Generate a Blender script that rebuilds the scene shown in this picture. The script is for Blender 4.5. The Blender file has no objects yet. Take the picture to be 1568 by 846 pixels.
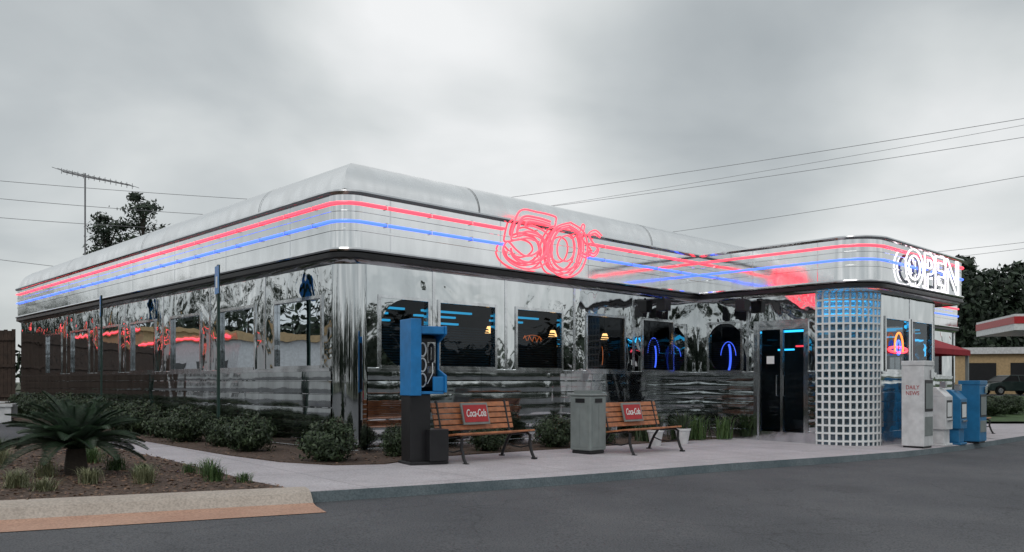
import bpy, bmesh, math, random
from mathutils import Vector, Matrix, noise
random.seed(7)
R=random.Random(11)
scene=bpy.context.scene
scene.view_settings.view_transform='Standard'
try: scene.view_settings.look='None'
except: pass
scene.view_settings.exposure=0
COL=scene.collection
A0=math.radians(43.87); CX,CY=-2.6,12.64
ca,sa=math.cos(A0),math.sin(A0)
def W(u,v): return (CX+ca*u-sa*v, CY+sa*u+ca*v)
def sst(t):
    t=max(0,min(1,t)); return t*t*(3-2*t)
def g(x,y):
    z=-0.018*(max(-16,min(12,x))+2.6)
    return z+0.6*sst((y-28)/20)*sst((x-8)/10)
# ---------------------------------------------------------------- materials
def newmat(name):
    m=bpy.data.materials.new(name); m.use_nodes=True
    nt=m.node_tree; b=nt.nodes['Principled BSDF']
    return m,nt,b
def N(nt,t,**k):
    n=nt.nodes.new(t)
    for a,v in k.items():
        if a in n.inputs.keys(): n.inputs[a].default_value=v
        else: setattr(n,a,v)
    return n
def ramp(nt,src,stops):
    r=nt.nodes.new('ShaderNodeValToRGB')
    els=r.color_ramp.elements
    while len(els)<len(stops): els.new(0.5)
    for e,(p,c) in zip(els,stops):
        e.position=p; e.color=(c[0],c[1],c[2],1) if len(c)==3 else c
    nt.links.new(src,r.inputs[0]); return r
def simple(name,col,rough=.5,metal=0,var=.15,scale=6,bump=0,bscale=40,coat=0):
    m,nt,b=newmat(name)
    tc=N(nt,'ShaderNodeTexCoord')
    n=N(nt,'ShaderNodeTexNoise'); n.inputs['Scale'].default_value=scale; n.inputs['Detail'].default_value=5
    nt.links.new(tc.outputs['Object'],n.inputs['Vector'])
    lo=[c*(1-var) for c in col]; hi=[min(1,c*(1+var)) for c in col]
    r=ramp(nt,n.outputs['Fac'],[(.3,lo),(.7,hi)])
    nt.links.new(r.outputs[0],b.inputs['Base Color'])
    b.inputs['Roughness'].default_value=rough; b.inputs['Metallic'].default_value=metal
    if coat: b.inputs['Coat Weight'].default_value=coat
    if bump:
        n2=N(nt,'ShaderNodeTexNoise'); n2.inputs['Scale'].default_value=bscale; n2.inputs['Detail'].default_value=4
        nt.links.new(tc.outputs['Object'],n2.inputs['Vector'])
        bp=N(nt,'ShaderNodeBump'); bp.inputs['Strength'].default_value=1; bp.inputs['Distance'].default_value=bump
        nt.links.new(n2.outputs['Fac'],bp.inputs['Height']); nt.links.new(bp.outputs[0],b.inputs['Normal'])
    return m
def chrome(name,col=(.8,.81,.82),rough=.07,wave=.02,scale=1.3,sx=(1,1,.6),grime=.12,fine=0):
    m,nt,b=newmat(name)
    tc=N(nt,'ShaderNodeTexCoord'); mp=N(nt,'ShaderNodeMapping'); mp.inputs['Scale'].default_value=sx
    nt.links.new(tc.outputs['Object'],mp.inputs[0])
    n=N(nt,'ShaderNodeTexNoise'); n.inputs['Scale'].default_value=scale; n.inputs['Detail'].default_value=1.5; n.inputs['Distortion'].default_value=.6
    nt.links.new(mp.outputs[0],n.inputs['Vector'])
    bp=N(nt,'ShaderNodeBump'); bp.inputs['Strength'].default_value=1; bp.inputs['Distance'].default_value=wave
    nt.links.new(n.outputs['Fac'],bp.inputs['Height']); nt.links.new(bp.outputs[0],b.inputs['Normal'])
    if fine:
        n3=N(nt,'ShaderNodeTexNoise'); n3.inputs['Scale'].default_value=5; n3.inputs['Detail'].default_value=1
        nt.links.new(tc.outputs['Object'],n3.inputs['Vector'])
        b3=N(nt,'ShaderNodeBump'); b3.inputs['Distance'].default_value=fine
        nt.links.new(n3.outputs['Fac'],b3.inputs['Height']); nt.links.new(bp.outputs[0],b3.inputs['Normal']); nt.links.new(b3.outputs[0],b.inputs['Normal'])
    mp2=N(nt,'ShaderNodeMapping'); mp2.inputs['Scale'].default_value=(2,2,.5)
    nt.links.new(tc.outputs['Object'],mp2.inputs[0])
    n2=N(nt,'ShaderNodeTexNoise'); n2.inputs['Scale'].default_value=2; n2.inputs['Detail'].default_value=6
    nt.links.new(mp2.outputs[0],n2.inputs['Vector'])
    r=ramp(nt,n2.outputs['Fac'],[(.35,[c*(1-grime) for c in col]),(.65,col)])
    nt.links.new(r.outputs[0],b.inputs['Base Color'])
    rr=N(nt,'ShaderNodeMapRange'); rr.inputs[1].default_value=.3; rr.inputs[2].default_value=.7
    rr.inputs[3].default_value=rough*1.4; rr.inputs[4].default_value=rough*.7
    nt.links.new(n2.outputs['Fac'],rr.inputs[0]); nt.links.new(rr.outputs[0],b.inputs['Roughness'])
    b.inputs['Metallic'].default_value=1
    return m
def emis(name,col,st):
    m,nt,b=newmat(name)
    b.inputs['Base Color'].default_value=(*col,1)
    b.inputs['Emission Color'].default_value=(*col,1); b.inputs['Emission Strength'].default_value=st
    b.inputs['Roughness'].default_value=.2
    return m
def leafmat(name,lo,hi,rough=.55):
    m,nt,b=newmat(name)
    ge=N(nt,'ShaderNodeNewGeometry')
    tc=N(nt,'ShaderNodeTexCoord')
    n=N(nt,'ShaderNodeTexNoise'); n.inputs['Scale'].default_value=3.0
    nt.links.new(tc.outputs['Object'],n.inputs['Vector'])
    ad=N(nt,'ShaderNodeMath',operation='ADD'); nt.links.new(ge.outputs['Random Per Island'],ad.inputs[0]); nt.links.new(n.outputs['Fac'],ad.inputs[1])
    dv=N(nt,'ShaderNodeMath',operation='MULTIPLY'); dv.inputs[1].default_value=.5; nt.links.new(ad.outputs[0],dv.inputs[0])
    r=ramp(nt,dv.outputs[0],[(.2,lo),(.8,hi)])
    nt.links.new(r.outputs[0],b.inputs['Base Color']); b.inputs['Roughness'].default_value=rough
    return m
M={}
M['fascia']=chrome('fascia_steel',(.84,.85,.86),.075,.007,.8,(1,1,1.0),.10)
M['wall']=chrome('polished_wall_steel',(.74,.76,.77),.025,.026,1.2,(1,1,.75),.15,.0012)
M['wallL']=chrome('wavy_wall_steel',(.66,.68,.69),.025,.040,1.5,(1,1,.85),.2,.003)
M['rib']=chrome('banded_steel',(.66,.69,.70),.06,.016,1.4,(1,1,.6),.3)
M['corner']=chrome('corner_steel',(.66,.68,.69),.03,.010,.9,(1,1,.25),.15)
M['trim']=chrome('trim_steel',(.75,.76,.78),.13,.003,4,(1,1,1),.2)
M['dark']=simple('dark_band',(.03,.03,.032),.35,.6)
M['roof']=chrome('roof_steel',(.92,.93,.94),.3,.004,.8,(1,1,1),.08)
M['red']=emis('red_neon',(1,.06,.09),2.2)
M['redthin']=emis('red_neon_thin',(1,.08,.10),1.2)
M['blue']=emis('blue_neon',(.06,.14,1),2.4)
M['pink']=emis('pink_neon',(1,.09,.13),1.5)
M['white_neon']=emis('white_neon',(1,.95,.98),1.9)
M['cyan']=emis('cyan_neon',(.03,.42,.75),1.3)
M['cyanb']=emis('cyan_neon_bright',(.03,.5,.95),3.6)
M['orange']=emis('orange_neon',(1,.25,.05),2)
M['dimorange']=emis('dim_orange_neon',(.8,.2,.05),.7)
M['warm']=emis('warm_lamp',(1,.55,.2),3.5)
M['black']=simple('black_metal',(.015,.015,.017),.4)
M['blueplastic']=simple('phone_blue',(.015,.2,.5),.35)
M['bluebox']=simple('box_blue',(.02,.17,.36),.4)
M['white']=simple('white_paint',(.66,.67,.68),.4)
M['graymetal']=simple('trash_gray',(.22,.25,.245),.5,var=.12)
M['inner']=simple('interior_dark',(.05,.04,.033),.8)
M['wood']=simple('bench_wood',(.44,.17,.075),.45,var=.35,scale=9)
M['signred']=simple('sign_red',(.42,.015,.02),.4)
M['blind']=simple('blind_slat',(.07,.075,.08),.5)
M['mortar']=simple('block_mortar',(.78,.8,.8),.5,var=.05)
M['greenpost']=simple('green_post',(.015,.045,.035),.45)
M['redcloth']=simple('awning_red',(.3,.01,.02),.8)
M['tan']=simple('tan_stucco',(.5,.36,.2),.9)
M['fence']=simple('fence_wood',(.045,.028,.02),.85,var=.4,scale=5)
M['rubber']=simple('rubber',(.01,.01,.01),.7)
M['bark']=simple('bark',(.05,.04,.032),.9,bump=.01)
M['carwhite']=simple('car_silver',(.45,.47,.48),.25,coat=1,var=.03)
M['cardark']=simple('car_green',(.02,.05,.045),.25,coat=1,var=.05)
M['carred']=simple('car_red',(.35,.015,.03),.25,coat=1,var=.05)
M['wire']=simple('wire_dark',(.20,.20,.21),.6)
M['leaf']=leafmat('shrub_leaf',(.010,.022,.010),(.055,.088,.036))
M['leaftree']=leafmat('tree_leaf',(.008,.018,.012),(.035,.06,.03))
M['palm']=leafmat('palm_leaf',(.010,.028,.015),(.035,.075,.034),.4)
M['tuft']=leafmat('grass_tuft',(.10,.12,.06),(.30,.30,.17))
M['tuftg']=leafmat('grass_green',(.03,.07,.02),(.10,.17,.05))
M['litter']=leafmat('leaf_litter',(.05,.025,.015),(.24,.14,.085))
def glassmat():
    m=bpy.data.materials.new('window_glass'); m.use_nodes=True; nt=m.node_tree
    nt.nodes.clear(); o=N(nt,'ShaderNodeOutputMaterial'); mx=N(nt,'ShaderNodeMixShader')
    t=N(nt,'ShaderNodeBsdfTransparent'); t.inputs[0].default_value=(.5,.53,.55,1)
    gl=N(nt,'ShaderNodeBsdfGlossy'); gl.inputs['Roughness'].default_value=.01; gl.inputs['Color'].default_value=(.75,.8,.85,1)
    f=N(nt,'ShaderNodeFresnel'); f.inputs[0].default_value=1.5
    tc=N(nt,'ShaderNodeTexCoord'); n=N(nt,'ShaderNodeTexNoise'); n.inputs['Scale'].default_value=.9
    nt.links.new(tc.outputs['Object'],n.inputs['Vector'])
    bp=N(nt,'ShaderNodeBump'); bp.inputs['Distance'].default_value=.006; nt.links.new(n.outputs['Fac'],bp.inputs['Height']); nt.links.new(bp.outputs[0],gl.inputs['Normal'])
    nt.links.new(f.outputs[0],mx.inputs[0]); nt.links.new(t.outputs[0],mx.inputs[1]); nt.links.new(gl.outputs[0],mx.inputs[2]); nt.links.new(mx.outputs[0],o.inputs[0])
    return m
M['glass']=glassmat()
def blockmat():
    m=bpy.data.materials.new('glass_block'); m.use_nodes=True; nt=m.node_tree
    nt.nodes.clear(); o=N(nt,'ShaderNodeOutputMaterial'); mx=N(nt,'ShaderNodeMixShader')
    t=N(nt,'ShaderNodeBsdfTranslucent'); t.inputs[0].default_value=(.45,.6,.65,1)
    t2=N(nt,'ShaderNodeBsdfTransparent'); t2.inputs[0].default_value=(.45,.55,.6,1)
    m0=N(nt,'ShaderNodeMixShader'); m0.inputs[0].default_value=.55
    gl=N(nt,'ShaderNodeBsdfGlossy'); gl.inputs['Roughness'].default_value=.08
    mx.inputs[0].default_value=.16
    nt.links.new(t.outputs[0],m0.inputs[1]); nt.links.new(t2.outputs[0],m0.inputs[2])
    nt.links.new(m0.outputs[0],mx.inputs[1]); nt.links.new(gl.outputs[0],mx.inputs[2]); nt.links.new(mx.outputs[0],o.inputs[0])
    return m
M['block']=blockmat()
def asphalt():
    m,nt,b=newmat('asphalt'); tc=N(nt,'ShaderNodeTexCoord')
    n=N(nt,'ShaderNodeTexNoise'); n.inputs['Scale'].default_value=.35; n.inputs['Detail'].default_value=8; n.inputs['Roughness'].default_value=.65
    nt.links.new(tc.outputs['Object'],n.inputs['Vector'])
    r=ramp(nt,n.outputs['Fac'],[(.3,(.078,.083,.094)),(.5,(.112,.116,.127)),(.72,(.155,.158,.167))])
    n2=N(nt,'ShaderNodeTexNoise'); n2.inputs['Scale'].default_value=60; n2.inputs['Detail'].default_value=4
    nt.links.new(tc.outputs['Object'],n2.inputs['Vector'])
    r2=ramp(nt,n2.outputs['Fac'],[(.35,(.35,.35,.35)),(.52,(.9,.9,.9)),(.72,(1.0,1.0,1.0))])
    mx=N(nt,'ShaderNodeMix',data_type='RGBA',blend_type='MULTIPLY'); mx.inputs[0].default_value=.9
    nt.links.new(r.outputs[0],mx.inputs[6]); nt.links.new(r2.outputs[0],mx.inputs[7])
    vo=N(nt,'ShaderNodeTexVoronoi',feature='DISTANCE_TO_EDGE'); vo.inputs['Scale'].default_value=.33
    nd=N(nt,'ShaderNodeTexNoise'); nd.inputs['Scale'].default_value=1.5; nd.inputs['Detail'].default_value=5
    nt.links.new(tc.outputs['Object'],nd.inputs['Vector'])
    ma=N(nt,'ShaderNodeVectorMath',operation='MULTIPLY_ADD'); ma.inputs[1].default_value=(.9,.9,.9)
    nt.links.new(nd.outputs['Color'],ma.inputs[0]); nt.links.new(tc.outputs['Object'],ma.inputs[2]); nt.links.new(ma.outputs[0],vo.inputs['Vector'])
    rc=ramp(nt,vo.outputs['Distance'],[(.0,(.45,.45,.45)),(.006,(1,1,1))])
    mx2=N(nt,'ShaderNodeMix',data_type='RGBA',blend_type='MULTIPLY'); mx2.inputs[0].default_value=.55
    nt.links.new(mx.outputs[2],mx2.inputs[6]); nt.links.new(rc.outputs[0],mx2.inputs[7])
    vs=N(nt,'ShaderNodeTexVoronoi'); vs.inputs['Scale'].default_value=.55; nt.links.new(ma.outputs[0],vs.inputs['Vector'])
    rs=ramp(nt,vs.outputs['Distance'],[(.05,(.6,.6,.6)),(.28,(1,1,1))])
    mx3=N(nt,'ShaderNodeMix',data_type='RGBA',blend_type='MULTIPLY'); mx3.inputs[0].default_value=.6
    nt.links.new(mx2.outputs[2],mx3.inputs[6]); nt.links.new(rs.outputs[0],mx3.inputs[7])
    nt.links.new(mx3.outputs[2],b.inputs['Base Color']); b.inputs['Roughness'].default_value=.85
    bp=N(nt,'ShaderNodeBump'); bp.inputs['Distance'].default_value=.01; nt.links.new(n2.outputs['Fac'],bp.inputs['Height']); nt.links.new(bp.outputs[0],b.inputs['Normal'])
    return m
M['asphalt']=asphalt()
def concrete(name,c1,c2,joint=True):
    m,nt,b=newmat(name); tc=N(nt,'ShaderNodeTexCoord')
    n=N(nt,'ShaderNodeTexNoise'); n.inputs['Scale'].default_value=1.2; n.inputs['Detail'].default_value=9; n.inputs['Roughness'].default_value=.7
    nt.links.new(tc.outputs['Object'],n.inputs['Vector'])
    r=ramp(nt,n.outputs['Fac'],[(.3,c1),(.7,c2)])
    n2=N(nt,'ShaderNodeTexNoise'); n2.inputs['Scale'].default_value=45; n2.inputs['Detail'].default_value=4
    nt.links.new(tc.outputs['Object'],n2.inputs['Vector'])
    r2=ramp(nt,n2.outputs['Fac'],[(.35,(.66,.66,.66)),(.6,(1,1,1))])
    mx=N(nt,'ShaderNodeMix',data_type='RGBA',blend_type='MULTIPLY'); mx.inputs[0].default_value=.8
    nt.links.new(r.outputs[0],mx.inputs[6]); nt.links.new(r2.outputs[0],mx.inputs[7])
    out=mx.outputs[2]
    if joint:
        mp=N(nt,'ShaderNodeMapping'); mp.inputs['Rotation'].default_value=(0,0,-A0+.05)
        nt.links.new(tc.outputs['Object'],mp.inputs[0])
        br=N(nt,'ShaderNodeTexBrick'); br.offset=0; br.inputs['Scale'].default_value=1; br.inputs['Brick Width'].default_value=1.6; br.inputs['Row Height'].default_value=1.6
        br.inputs['Mortar Size'].default_value=.012; br.inputs['Color1'].default_value=(1,1,1,1); br.inputs['Color2'].default_value=(.93,.93,.93,1); br.inputs['Mortar'].default_value=(.5,.5,.5,1)
        nt.links.new(mp.outputs[0],br.inputs['Vector'])
        mx2=N(nt,'ShaderNodeMix',data_type='RGBA',blend_type='MULTIPLY'); mx2.inputs[0].default_value=.6
        nt.links.new(out,mx2.inputs[6]); nt.links.new(br.outputs[0],mx2.inputs[7]); out=mx2.outputs[2]
    nt.links.new(out,b.inputs['Base Color']); b.inputs['Roughness'].default_value=.85
    bp=N(nt,'ShaderNodeBump'); bp.inputs['Distance'].default_value=.003; nt.links.new(n2.outputs['Fac'],bp.inputs['Height']); nt.links.new(bp.outputs[0],b.inputs['Normal'])
    return m
M['sidewalk']=concrete('sidewalk_concrete',(.44,.415,.44),(.6,.57,.6))
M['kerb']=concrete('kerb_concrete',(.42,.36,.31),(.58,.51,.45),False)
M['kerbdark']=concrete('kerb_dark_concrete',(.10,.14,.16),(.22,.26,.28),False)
M['gutter']=concrete('gutter_clay',(.44,.25,.18),(.6,.38,.28),False)
M['mulch']=simple('mulch',(.095,.065,.05),.95,var=.6,scale=22,bump=.03,bscale=30)
M['grass']=simple('grass_lawn',(.05,.09,.03),.9,var=.5,scale=3,bump=.03,bscale=12)
M['dirt']=simple('ground_dirt',(.08,.09,.06),.95,var=.3,scale=.4)

# ---------------------------------------------------------------- mesh builder
class MB:
    def __init__(s): s.v=[]; s.f=[]; s.m=[]; s.mats=[]; s.T=None
    def mi(s,k):
        if k not in s.mats: s.mats.append(k)
        return s.mats.index(k)
    def add(s,vs,fs,mat):
        b=len(s.v); i=s.mi(mat)
        for p in vs:
            s.v.append(s.T(*p) if s.T else tuple(p))
        for f in fs: s.f.append([b+k for k in f]); s.m.append(i)
    def box(s,x0,x1,y0,y1,z0,z1,mat):
        vs=[(x0,y0,z0),(x1,y0,z0),(x1,y1,z0),(x0,y1,z0),(x0,y0,z1),(x1,y0,z1),(x1,y1,z1),(x0,y1,z1)]
        s.add(vs,[(0,3,2,1),(4,5,6,7),(0,1,5,4),(1,2,6,5),(2,3,7,6),(3,0,4,7)],mat)
    def tube(s,pts,r,mat,n=8,closed=False,r2=None):
        pts=[Vector(p) for p in pts]; vs=[]; m=len(pts); up=None
        for i,p in enumerate(pts):
            a=pts[i-1] if (i>0 or closed) else p; c=pts[(i+1)%m] if (i<m-1 or closed) else p
            t=(c-a).normalized()
            if up is None:
                up=Vector((0,0,1)) if abs(t.z)<.9 else Vector((1,0,0))
            x=t.cross(up).normalized(); y=x.cross(t).normalized(); 
            up=y
            rr=r if r2 is None else r+(r2-r)*i/(m-1)
            for k in range(n):
                q=p+x*math.cos(2*math.pi*k/n)*rr+y*math.sin(2*math.pi*k/n)*rr
                vs.append(tuple(q))
        fs=[]
        for i in range(m if closed else m-1):
            j=(i+1)%m
            for k in range(n):
                l=(k+1)%n; fs.append((i*n+k,i*n+l,j*n+l,j*n+k))
        if not closed:
            fs.append(tuple(range(n-1,-1,-1))); fs.append(tuple((m-1)*n+k for k in range(n)))
        s.add(vs,fs,mat)
    def sweep(s,path,prof,mat,closed=True):
        n=len(path); nor=[]
        for i in range(n):
            def ed(a,b):
                dx,dy=path[b][0]-path[a][0],path[b][1]-path[a][1]; l=math.hypot(dx,dy); return (dy/l,-dx/l)
            if closed or 0<i<n-1: n1=ed((i-1)%n,i); n2=ed(i,(i+1)%n)
            elif i==0: n1=n2=ed(0,1)
            else: n1=n2=ed(n-2,n-1)
            mx,my=n1[0]+n2[0],n1[1]+n2[1]; k=2/(mx*mx+my*my); nor.append((mx*k,my*k))
        vs=[];fs=[];q=len(prof)
        for (px,py),(nx,ny) in zip(path,nor):
            for o,z in prof: vs.append((px+nx*o,py+ny*o,z))
        for i in range(n if closed else n-1):
            j=(i+1)%n
            for k in range(q-1): fs.append((i*q+k,j*q+k,j*q+k+1,i*q+k+1))
        s.add(vs,fs,mat)
    def obj(s,name,parent=None,smooth=None,bevel=0,loc=None,rot=0):
        me=bpy.data.meshes.new(name); me.from_pydata(s.v,[],s.f)
        for k in s.mats: me.materials.append(M[k])
        me.polygons.foreach_set('material_index',s.m)
        if smooth is not None:
            me.polygons.foreach_set('use_smooth',[True]*len(s.f)); me.set_sharp_from_angle(angle=math.radians(smooth))
        me.update()
        ob=bpy.data.objects.new(name,me); COL.objects.link(ob)
        if parent: ob.parent=parent
        if loc is not None: ob.location=loc; ob.rotation_euler=(0,0,rot)
        if bevel:
            b=ob.modifiers.new('bevel','BEVEL'); b.width=bevel; b.segments=2; b.limit_method='ANGLE'
        return ob
def empty(name,loc=(0,0,0),rot=0):
    e=bpy.data.objects.new(name,None); COL.objects.link(e); e.location=loc; e.rotation_euler=(0,0,rot); e.empty_display_size=.3
    return e
def place(name,u,v,rot=A0,dz=0):
    x,y=W(u,v); return empty(name,(x,y,g(x,y)+dz),rot)
def rounded(pts,rad,n=10):
    out=[]; L=len(pts)
    for i,(p,r) in enumerate(zip(pts,rad)):
        if r<=0: out.append(p); continue
        a=Vector(pts[i-1]); b=Vector(p); c=Vector(pts[(i+1)%L])
        d1=(a-b).normalized(); d2=(c-b).normalized()
        s0=b+d1*r; cen=b+d1*r+d2*r
        for k in range(n+1):
            t=math.pi/2*k/n
            q=cen-d2*r*math.cos(t)-d1*r*math.sin(t)
            out.append((q.x,q.y))
    return out
# ---------------------------------------------------------------- ground
def lines(a,b,st): 
    o=[];x=a
    while x<=b+1e-6: o.append(x); x+=st
    return o
inner_x=lines(-60,60,2); inner_y=lines(-40,80,2)
gx=[-2500,-900,-350,-150,-90]+inner_x+[90,150,350,900,2500]
gy=[-2500,-900,-350,-150,-80]+inner_y+[110,150,350,900,2500]
def gridobj(name,xs,ys,dz,mat,cond=None):
    mb=MB(); vs=[(x,y,g(x,y)+dz) for y in ys for x in xs]; n=len(xs)
    fs=[(j*n+i,j*n+i+1,(j+1)*n+i+1,(j+1)*n+i) for j in range(len(ys)-1) for i in range(n-1) if cond is None or cond((xs[i]+xs[i+1])/2,(ys[j]+ys[j+1])/2)]
    mb.add(vs,fs,mat); return mb.obj(name)
gridobj('ground',gx,gy,-.135,'dirt')
gridobj('asphalt_parking_lot',inner_x,inner_y,-.12,'asphalt')
gridobj('grass_strip',[x for x in inner_x if x>=14],[y for y in inner_y if 30<=y<=50],-.04,'grass')
def slab(name,poly,top,bot,mat,side=None):
    mb=MB(); n=len(poly)
    vs=[(x,y,g(x,y)+top) for x,y in poly]+[(x,y,g(x,y)+bot) for x,y in poly]
    mb.add(vs,[tuple(range(n))],mat)
    mb.add(vs,[(i,n+i,n+(i+1)%n,(i+1)%n) for i in range(n)],side or mat)
    return mb.obj(name)
front=[(-2.2,8.7),(-.85,9.6),(.6,10.6),(3.5,12.9),(5.6,14.4),(7.6,15.95),(9.8,18.0),(12,20.3)]
left=[(-10.6,19.6),(-8.9,17.3),(-7.6,15.3),(-6.3,13.3),(-5.0,11.9),(-3.8,10.5),(-2.9,9.4)]
def inset(p,dx,dy): return [(x+dx,y+dy) for x,y in p]
kb=.14
side_front=inset(front,-.62*kb,.78*kb)
slab('sidewalk',side_front+[(12,27.9),(2,27.9),(-10,27.9),(-15.9,27.9),(-15.9,25.5)]+left,0,-.3,'sidewalk')
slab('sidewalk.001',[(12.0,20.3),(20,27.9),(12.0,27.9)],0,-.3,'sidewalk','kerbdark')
mb=MB()
for i in range(len(front)-1):
    a,b=front[i],front[i+1]; c,d=side_front[i+1],side_front[i]
    sh=.03; e1=(a[0]+.62*sh,a[1]-.78*sh); e2=(b[0]+.62*sh,b[1]-.78*sh)
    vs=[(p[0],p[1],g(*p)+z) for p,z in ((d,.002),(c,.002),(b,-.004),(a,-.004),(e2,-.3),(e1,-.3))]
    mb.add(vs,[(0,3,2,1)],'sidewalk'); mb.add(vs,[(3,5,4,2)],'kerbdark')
mb.obj('sidewalk_kerb')
island=[(-2.35,8.8),(-4.55,7.55),(-6.6,6.5),(-9.2,5.6),(-11.5,7.5),(-11.5,11),(-10,13.3),(-8.3,14.1),(-7.2,14.0),(-6.32,13.22),(-5.03,11.82),(-3.83,10.42),(-2.93,9.35)]
slab('planting_island',island,.02,-.3,'mulch')
kp=[(-2.15,8.72),(-4.5,7.42),(-6.6,6.35),(-9.4,5.3),(-13,4.4)]
mb=MB()
def strip(path,o0,z0,o1,z1,mat):
    for i in range(len(path)-1):
        a,b=path[i],path[i+1]; 
        nx,ny=.47,-.88
        P=[(a[0]+nx*o0,a[1]+ny*o0,z0),(b[0]+nx*o0,b[1]+ny*o0,z0),(b[0]+nx*o1,b[1]+ny*o1,z1),(a[0]+nx*o1,a[1]+ny*o1,z1)]
        mb.add([(x,y,g(x,y)+z) for x,y,z in P],[(0,1,2,3)],mat)
strip(kp,-.18,0,-.16,.035,'kerb'); strip(kp,-.16,.035,.02,.03,'kerb'); strip(kp,.02,.03,.1,.0,'kerb'); strip(kp,.1,.0,.20,-.09,'kerb'); strip(kp,.20,-.09,.30,-.108,'gutter'); strip(kp,.30,-.108,.70,-.114,'gutter')
mb.obj('island_kerb')
def bed(name,pl):
    poly=[W(*p) for p in pl]; slab(name,poly,.018,-.1,'mulch')
BED=[(.2,18.6),(-1.25,18.2),(-1.3,9),(-1.3,1.2),(-1.15,-.2),(-.75,-1.0),(-.1,-1.25),(.6,-1.0),(1.2,-.75),(9.6,-.75),(9.6,.3),(.2,.3)]
bed('planting_bed',BED)
# ---------------------------------------------------------------- diner
D=empty('diner_building',(CX,CY,0),A0)
fp=[(0,19.4),(0,0),(9.68,0),(9.68,-4),(15.3,-4),(15.3,0),(27.5,0),(27.5,19.4)]
fpath=rounded(fp,[.4,.38,0,.75,.4,0,.4,.4])
mb=MB()
mb.sweep(fpath,[(-.17,3.02),(-.10,3.03),(-.03,3.07)],'trim')
mb.sweep(fpath,[(-.03,3.07),(.035,3.09),(.035,3.165),(0.0,3.175)],'dark')
mb.sweep(fpath,[(0.0,3.175),(.05,3.185),(.06,3.21),(.05,3.235),(0,3.245)],'trim')
mb.sweep(fpath,[(0,3.245),(0,3.50),(.012,3.505),(.012,3.535),(0,3.54),(0,3.80),(.01,3.805),(.01,3.815),(0,3.82),(0,4.06)],'fascia')
mb.sweep(fpath,[(0,4.06),(.05,4.07),(.065,4.10),(.05,4.13),(-.06,4.15),(-.12,4.15)],'trim')
mb.obj('fascia',D,smooth=30)
mb=MB()
def ngon(path,o,z,mat):
    t=MB(); t.sweep(path,[(o,z)],mat); mb.add(t.v,[tuple(range(len(t.v)))],mat)
ngon(fpath,-.14,3.035,'trim'); ngon(fpath,-.1,4.145,'roof')
R0=.62
prof=[(-R0*(1-math.cos(t)),4.15+ .58*math.sin(t)) for t in [math.pi/2*k/9 for k in range(10)]]+[(-2.5,4.78),(-6,4.86)]
rp2=[(.1,19.3),(.1,.1),(27.4,.1),(27.4,19.3)]
mb.sweep(rp2,prof,'roof')
t=MB(); t.sweep(rp2,[(-6,4.86)],'roof'); mb.add(t.v,[(0,1,2,3)],'roof')
mb.obj('roof',D,smooth=40)
mb=MB()
ps=[(o+.004,z+.004) for o,z in prof[:11]]
def seam(u=None,v=None,w=.008):
    vs=[];k=len(ps)
    for o,z in ps:
        if u is not None: vs+= [(u-w,.1-o-.008,z),(u+w,.1-o-.008,z)]
        else: vs+=[(.1-o-.008,v-w,z),(.1-o-.008,v+w,z)]
    mb.add(vs,[(2*i,2*i+1,2*i+3,2*i+2) for i in range(k-1)],'dark')
for u in (2.9,8.0,13): seam(u=u)
for v in (2.9,8.6,14.3): seam(v=v)
for v in lines(1.6,18.5,2.42): mb.box(-.004,.01,v-.012,v+.012,3.25,4.055,'trim')
for u in lines(.9,8.9,2.42): mb.box(u-.012,u+.012,-.004,.01,3.25,4.055,'trim')
for v in (-1.4,-2.9): mb.box(9.676,9.69,v-.01,v+.01,3.25,4.055,'trim')
for u in (12.3,14.1): mb.box(u-.01,u+.01,-4.004,-3.99,3.25,4.055,'trim')
mb.obj('panel_joints',D)
blinds=MB(); glassm=MB(); frames=MB(); walls=MB(); ribs=MB()
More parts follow.
